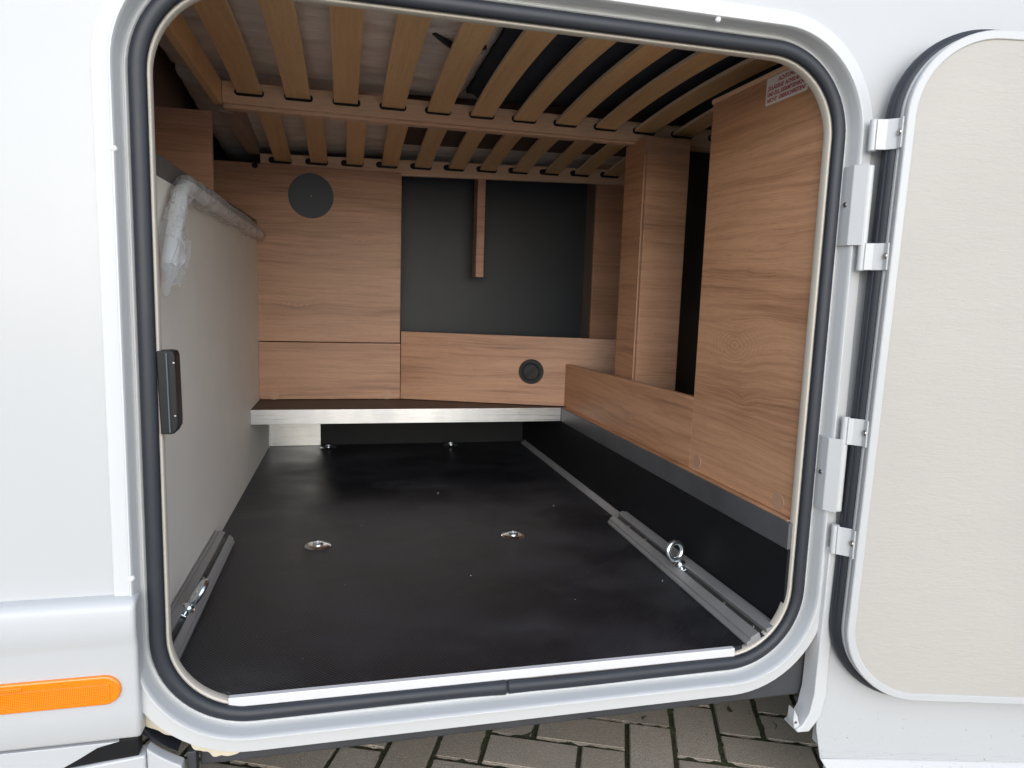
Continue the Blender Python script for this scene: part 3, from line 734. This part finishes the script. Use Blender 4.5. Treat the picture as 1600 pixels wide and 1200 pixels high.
def eye(R_, y, mode, label):
    base, u, nrm = R_.at(R_.ty(y), .031, .004); v = Vector((0, 1, 0))
    t = (u*.97 + v*.22).normalized() if mode == 'across' else (v + u*.10).normalized()
    E_ = empty('eye_bolt', base, label, 'eye bolt', 'eye bolts in the lashing rails')
    c = base + nrm*.0480; bm = bmesh.new(); RR, r_ = .0195, .0062; rings = []; axn = nrm.cross(t).normalized()
    for i in range(36):
        a = 2*math.pi*i/36; d = nrm*math.cos(a) + t*math.sin(a)
        rr = r_*(1.12 if math.cos(a) < -.75 else 1)
        rings.append([bm.verts.new(c + d*RR + d*math.cos(2*math.pi*k/14)*rr + axn*math.sin(2*math.pi*k/14)*rr) for k in range(14)])
    for i in range(36):
        A, B_ = rings[i], rings[(i+1) % 36]
        for k in range(14): bm.faces.new((A[k], A[(k+1) % 14], B_[(k+1) % 14], B_[k]))
    link('ring', bm, 'zinc', E_, smooth=60)
    link('shank', lathe(bmesh.new(), base, nrm, [(.0058, 0), (.0058, .012), (.0080, .0125), (.0082, .0160), (.0068, .0180), (.0062, .0205), (.0070, .0250)], 24), 'zinc', E_, smooth=35)
    link('collar', lathe(bmesh.new(), base, nrm, [(.0125, .0110), (.0132, .0116), (.0132, .0136), (.0122, .0142), (.006, .0143)], 24), 'zinc', E_, smooth=35)
    bm = bmesh.new()
    prism(bm, [base + v*a + u*c2 + nrm*.0003 for a, c2 in ((-.016, -.0055), (.016, -.0055), (.016, .0055), (-.016, .0055))], nrm*.004)
    link('sliding_nut', bm, 'zinc', E_, bevel=.0008)
eye(railR, .312, 'across', 'zinc eye bolt with its ring facing out in the right lashing rail')
eye(railL, .262, 'along', 'zinc eye bolt seen edge-on in the left lashing rail below the beige wall')

# ------------------------------------------------------------------ slatted bed bases
def stad_cap(w, h):
    bm = bmesh.new(); pts = stadium(-w/2, w/2, -h/2, h/2, 8); prism(bm, [(x, -.0012, z) for x, z in pts], (0, .004, 0))
    bmesh.ops.recalc_face_normals(bm, faces=bm.faces)
    me = bpy.data.meshes.new('slat_socket'); bm.to_mesh(me); bm.free(); me.materials.append(MAT['black_plastic']); return me
def slat_mesh(y0, y1, w, th, rise, n=18, dz0=0.0):
    bm = bmesh.new(); rows = []
    for i in range(n+1):
        t = i/n; y = y0+(y1-y0)*t; z = rise*(1-(2*t-1)**2) + dz0*(1-t)
        rows.append([bm.verts.new((sx*w/2, y, z+dz)) for sx, dz in ((-1, -th/2), (1, -th/2), (1, th/2), (-1, th/2))])
    for a, c in zip(rows, rows[1:]):
        for i in range(4):
            f = bm.faces.new((a[i], a[(i+1) % 4], c[(i+1) % 4], c[i])); f.material_index = 1 if i in (1, 3) else 0
    bm.faces.new(rows[0]); bm.faces.new(rows[-1][::-1])
    bmesh.ops.recalc_face_normals(bm, faces=bm.faces)
    me = bpy.data.meshes.new('slat'); bm.to_mesh(me); bm.free(); me.materials.append(MAT['beech_slat']); me.materials.append(MAT['beech_edge'])
    for p in me.polygons: p.use_smooth = True
    me.set_sharp_from_angle(angle=rad(40)); return me
def bed_base(loc, label, xs, yf, yb, zrail, hrail, zs, w, rise, x0, x1, caps, front_rail, slope=0.0, dx=0.0, dz0=0.0):
    B = empty('slatted_bed_base', loc, label, 'bed base', 'slatted bed bases under the mattresses')
    def zoff(x): return slope*(x-xs[0])
    bm = bmesh.new(); prism(bm, [(x0, yb, zrail+zoff(x0)), (x1, yb, zrail+zoff(x1)), (x1, yb, zrail+hrail+zoff(x1)), (x0, yb, zrail+hrail+zoff(x0))], (0, .018, 0))
    link('rail', bm, 'beech_x', B, bevel=.0015)
    if front_rail:
        box('rail', 'beech_x', B, x0, x1, yf-.018, yf, zrail+.010, zrail+hrail, bevel=.0015)
    me = slat_mesh(yf-.006, yb+.004, w, .0085, rise, 18, dz0); cm = stad_cap(*caps)
    for i, x in enumerate(xs):
        o = bpy.data.objects.new('slat', me); COL.objects.link(o); o.parent = B; o.matrix_parent_inverse = Matrix.Translation(-Vector(loc))
        o.location = (x + random.uniform(-.0012, .0012), 0, zs+zoff(x) + random.uniform(-.0006, .0006)); o.rotation_euler = (0, random.uniform(-.012, .012), random.uniform(-.003, .003))
        c = bpy.data.objects.new('slat_socket', cm); COL.objects.link(c); c.parent = B; c.matrix_parent_inverse = Matrix.Translation(-Vector(loc))
        c.location = (x + dx, yb, zs-.0008+zoff(x))
    return B
Y1 = .876
XF = [-.2355 + .11915*i for i in range(12)]
fb = bed_base((.35, .44, 1.07), 'front slatted bed base of bowed beech slats nearest the opening', XF, .050, Y1, 1.0740, .0530, 1.1040, .0600, .019, -.300, 1.086, (.0710, .0185), True, slope=-.004)
box('support_strip', 'beech_x', fb, -.300, 1.086, Y1+.0185, Y1+.050, 1.0660, 1.0850, bevel=.0012)
box('side_rail', 'beech_slat', fb, -.318, -.3005, .050, Y1, 1.068, 1.1260, bevel=.001)
XB = [-.2060 + .1191*i for i in range(11)]
rb = bed_base((.38, 1.2, 1.03), 'rear slatted bed base with bowed slats in wide black slots', XB, .930, 1.498, 1.0140, .0540, 1.0480, .0560, .010, -.280, 1.086, (.0770, .0205), False, slope=.029, dx=-.009, dz0=.050)
box('rail', 'beech_x', rb, -.280, 1.086, .9270, .9370, 1.086, 1.1300, bevel=.0012)
box('side_rail', 'recess_brown', rb, -.318, -.2810, .9275, 1.498, 1.062, 1.1260, bevel=.001)

# ------------------------------------------------------------------ mattresses
from mathutils import noise as NZ
def cushion(name, mat, x0, x1, y0, y1, z0, z1, label, amp=.004, nx=40, ny=40, seed=0, freq=(5, 16), cat='mattress', group='mattresses on the slatted bed bases'):
    bm = bmesh.new()
    def h(x, y):
        ex = min(x-x0, x1-x, .03)/.03; ey = min(y-y0, y1-y, .03)/.03
        e = max(0., min(ex, 1))*max(0., min(ey, 1))
        return z0 + .018*(1-e)**2*(z1-z0 > .03) + amp*NZ.fractal(Vector((x*freq[0]+seed, y*freq[1], seed*1.7)), 1.0, 2.0, 4)
    g = [[bm.verts.new((x0+(x1-x0)*i/nx, y0+(y1-y0)*j/ny, 0)) for j in range(ny+1)] for i in range(nx+1)]
    for r in g:
        for v in r: v.co.z = h(v.co.x, v.co.y)
    for i in range(nx):
        for j in range(ny): bm.faces.new((g[i][j], g[i+1][j], g[i+1][j+1], g[i][j+1]))
    rim = [g[i][0] for i in range(nx+1)] + [g[nx][j] for j in range(1, ny+1)] + [g[i][ny] for i in range(nx-1, -1, -1)] + [g[0][j] for j in range(ny-1, 0, -1)]
    top = [bm.verts.new((v.co.x, v.co.y, z1)) for v in rim]
    for i in range(len(rim)): bm.faces.new((rim[i], rim[(i+1) % len(rim)], top[(i+1) % len(rim)], top[i]))
    bm.faces.new(top)
    o = link(name, bm, mat, smooth=45); tag(o, label, cat, group); return o
mA = cushion('mattress', 'film_mattress', -.420, .318, .030, .905, 1.1500, 1.285, 'pale mattress in crinkled clear film above the front slats at left', .004, 60, 60, 1)
mB = cushion('mattress', 'black_fabric', .3210, 1.08, .030, .903, 1.1450, 1.285, 'black fabric mattress above the front slats at right', .0015, 30, 30, 2)
mC = cushion('mattress', 'film_mattress', -.420, 1.08, .945, 1.79, 1.1480, 1.280, 'pale film-wrapped mattress above the rear slats', .004, 70, 60, 3, (7, 20))
mD = cushion('seat_cover', 'brown_fabric', .160, 1.075, .945, 1.385, 1.1420, 1.1450, 'dark brown cloth under the rear mattress beside the rail', .0008, 24, 24, 4, cat='cloth', group=None)
for m_, k_ in ((mC, .095), (mD, .095)):
    for v in m_.data.vertices: v.co.z += -(v.co.y-.945)*k_ + (v.co.x+.2)*.026
# strap handle of the wrapped mattress
bm = bmesh.new(); pth = []
for k in range(15):
    t = k/14; pth.append((.176+.115*t, .445+.055*math.sin(t*math.pi*.75), 1.1470-.006*math.sin(t*math.pi)))
tube(bm, pth, .010, 10, rf=lambda i, k: .0075*(.45+.55*math.sin(math.pi*min(1, (i+2)/9)/2)))
link('strap_handle', bm, 'strap_black', mA, smooth=50)

# ------------------------------------------------------------------ pole wrapped in clear film under the left wall cap
PW = empty('wrapped_pole', (-.29, .25, .66), 'white bent pole in a crumpled clear plastic sleeve along the beige wall', 'pole')
path = [(-.286, .222, .648), (-.287, .262, .700), (-.288, .305, .750), (-.289, .340, .785), (-.290, .375, .801), (-.291, .43, .803), (-.291, .70, .801), (-.290, 1.05, .799), (-.287, 1.35, .797), (-.284, 1.478, .795)]
link('pole_tube', tube(bmesh.new(), path, .0130, 16), 'pole_white', PW, smooth=50)
fp = []
for a, c in zip(path, path[1:]):
    n_ = max(3, int((Vector(c)-Vector(a)).length/.014))
    for k in range(n_): fp.append(Vector(a).lerp(Vector(c), k/n_))
fp = [Vector((-.284, .190, .602)), Vector((-.285, .200, .616)), Vector((-.285, .210, .631))] + fp + [Vector(path[-1])]
def rfilm(i, k):
    e = min(1, (i+1)/5)
    return e*((.0185 if i < 22 else .0230) + .0085*NZ.noise(Vector((i*.21, k*.75, 1.3))) + .0050*NZ.noise(Vector((i*.6, k*1.6, 7))))
link('film_sleeve', tube(bmesh.new(), fp, .02, 11, False, rfilm), 'film_clear', PW)
bm = bmesh.new(); A_ = []      # loose flap of film
for i in range(5):
    row = []
    for j in range(5):
        u, w = i/4, j/4
        p = Vector((-.280+.010*u+.004*math.sin(5*w), .265-.075*w+.05*u, .715-.085*w-.015*u)) + Vector((NZ.noise(Vector((u*4, w*4, 2)))*.020, NZ.noise(Vector((u*4, w*4, 9)))*.022, NZ.noise(Vector((u*3, w*3, 5)))*.008))
        row.append(bm.verts.new(p))
    A_.append(row)
for i in range(4):
    for j in range(4): bm.faces.new((A_[i][j], A_[i+1][j], A_[i+1][j+1], A_[i][j+1]))
fo = link('film_flap', bm, 'film_clear', PW)
md = fo.modifiers.new('thick', 'SOLIDIFY'); md.thickness = .0004

# ------------------------------------------------------------------ crumbs on the floor
random.seed(21); bm = bmesh.new()
for k in range(60):
    x, y = random.uniform(-.24, .69), abs(random.gauss(0, .6)) + .02
    if y > 1.6: continue
    s_ = random.uniform(.0005, .0012) if random.random() < .93 else .0020
    vs = [bm.verts.new((x+random.uniform(-s_, s_), y+random.uniform(-s_, s_), z)) for z in (.0002, .0002, .0002, s_*1.1)]
    for f in ((0, 1, 2), (0, 1, 3), (1, 2, 3), (2, 0, 3)): bm.faces.new([vs[i] for i in f])
plain('crumb', (.55, .54, .52), .7)
cr = link('floor_crumbs', bm, 'crumb'); cr['kind'] = 'stuff'; cr['label'] = 'tiny pale crumbs scattered over the black garage floor'; cr['category'] = 'crumbs'
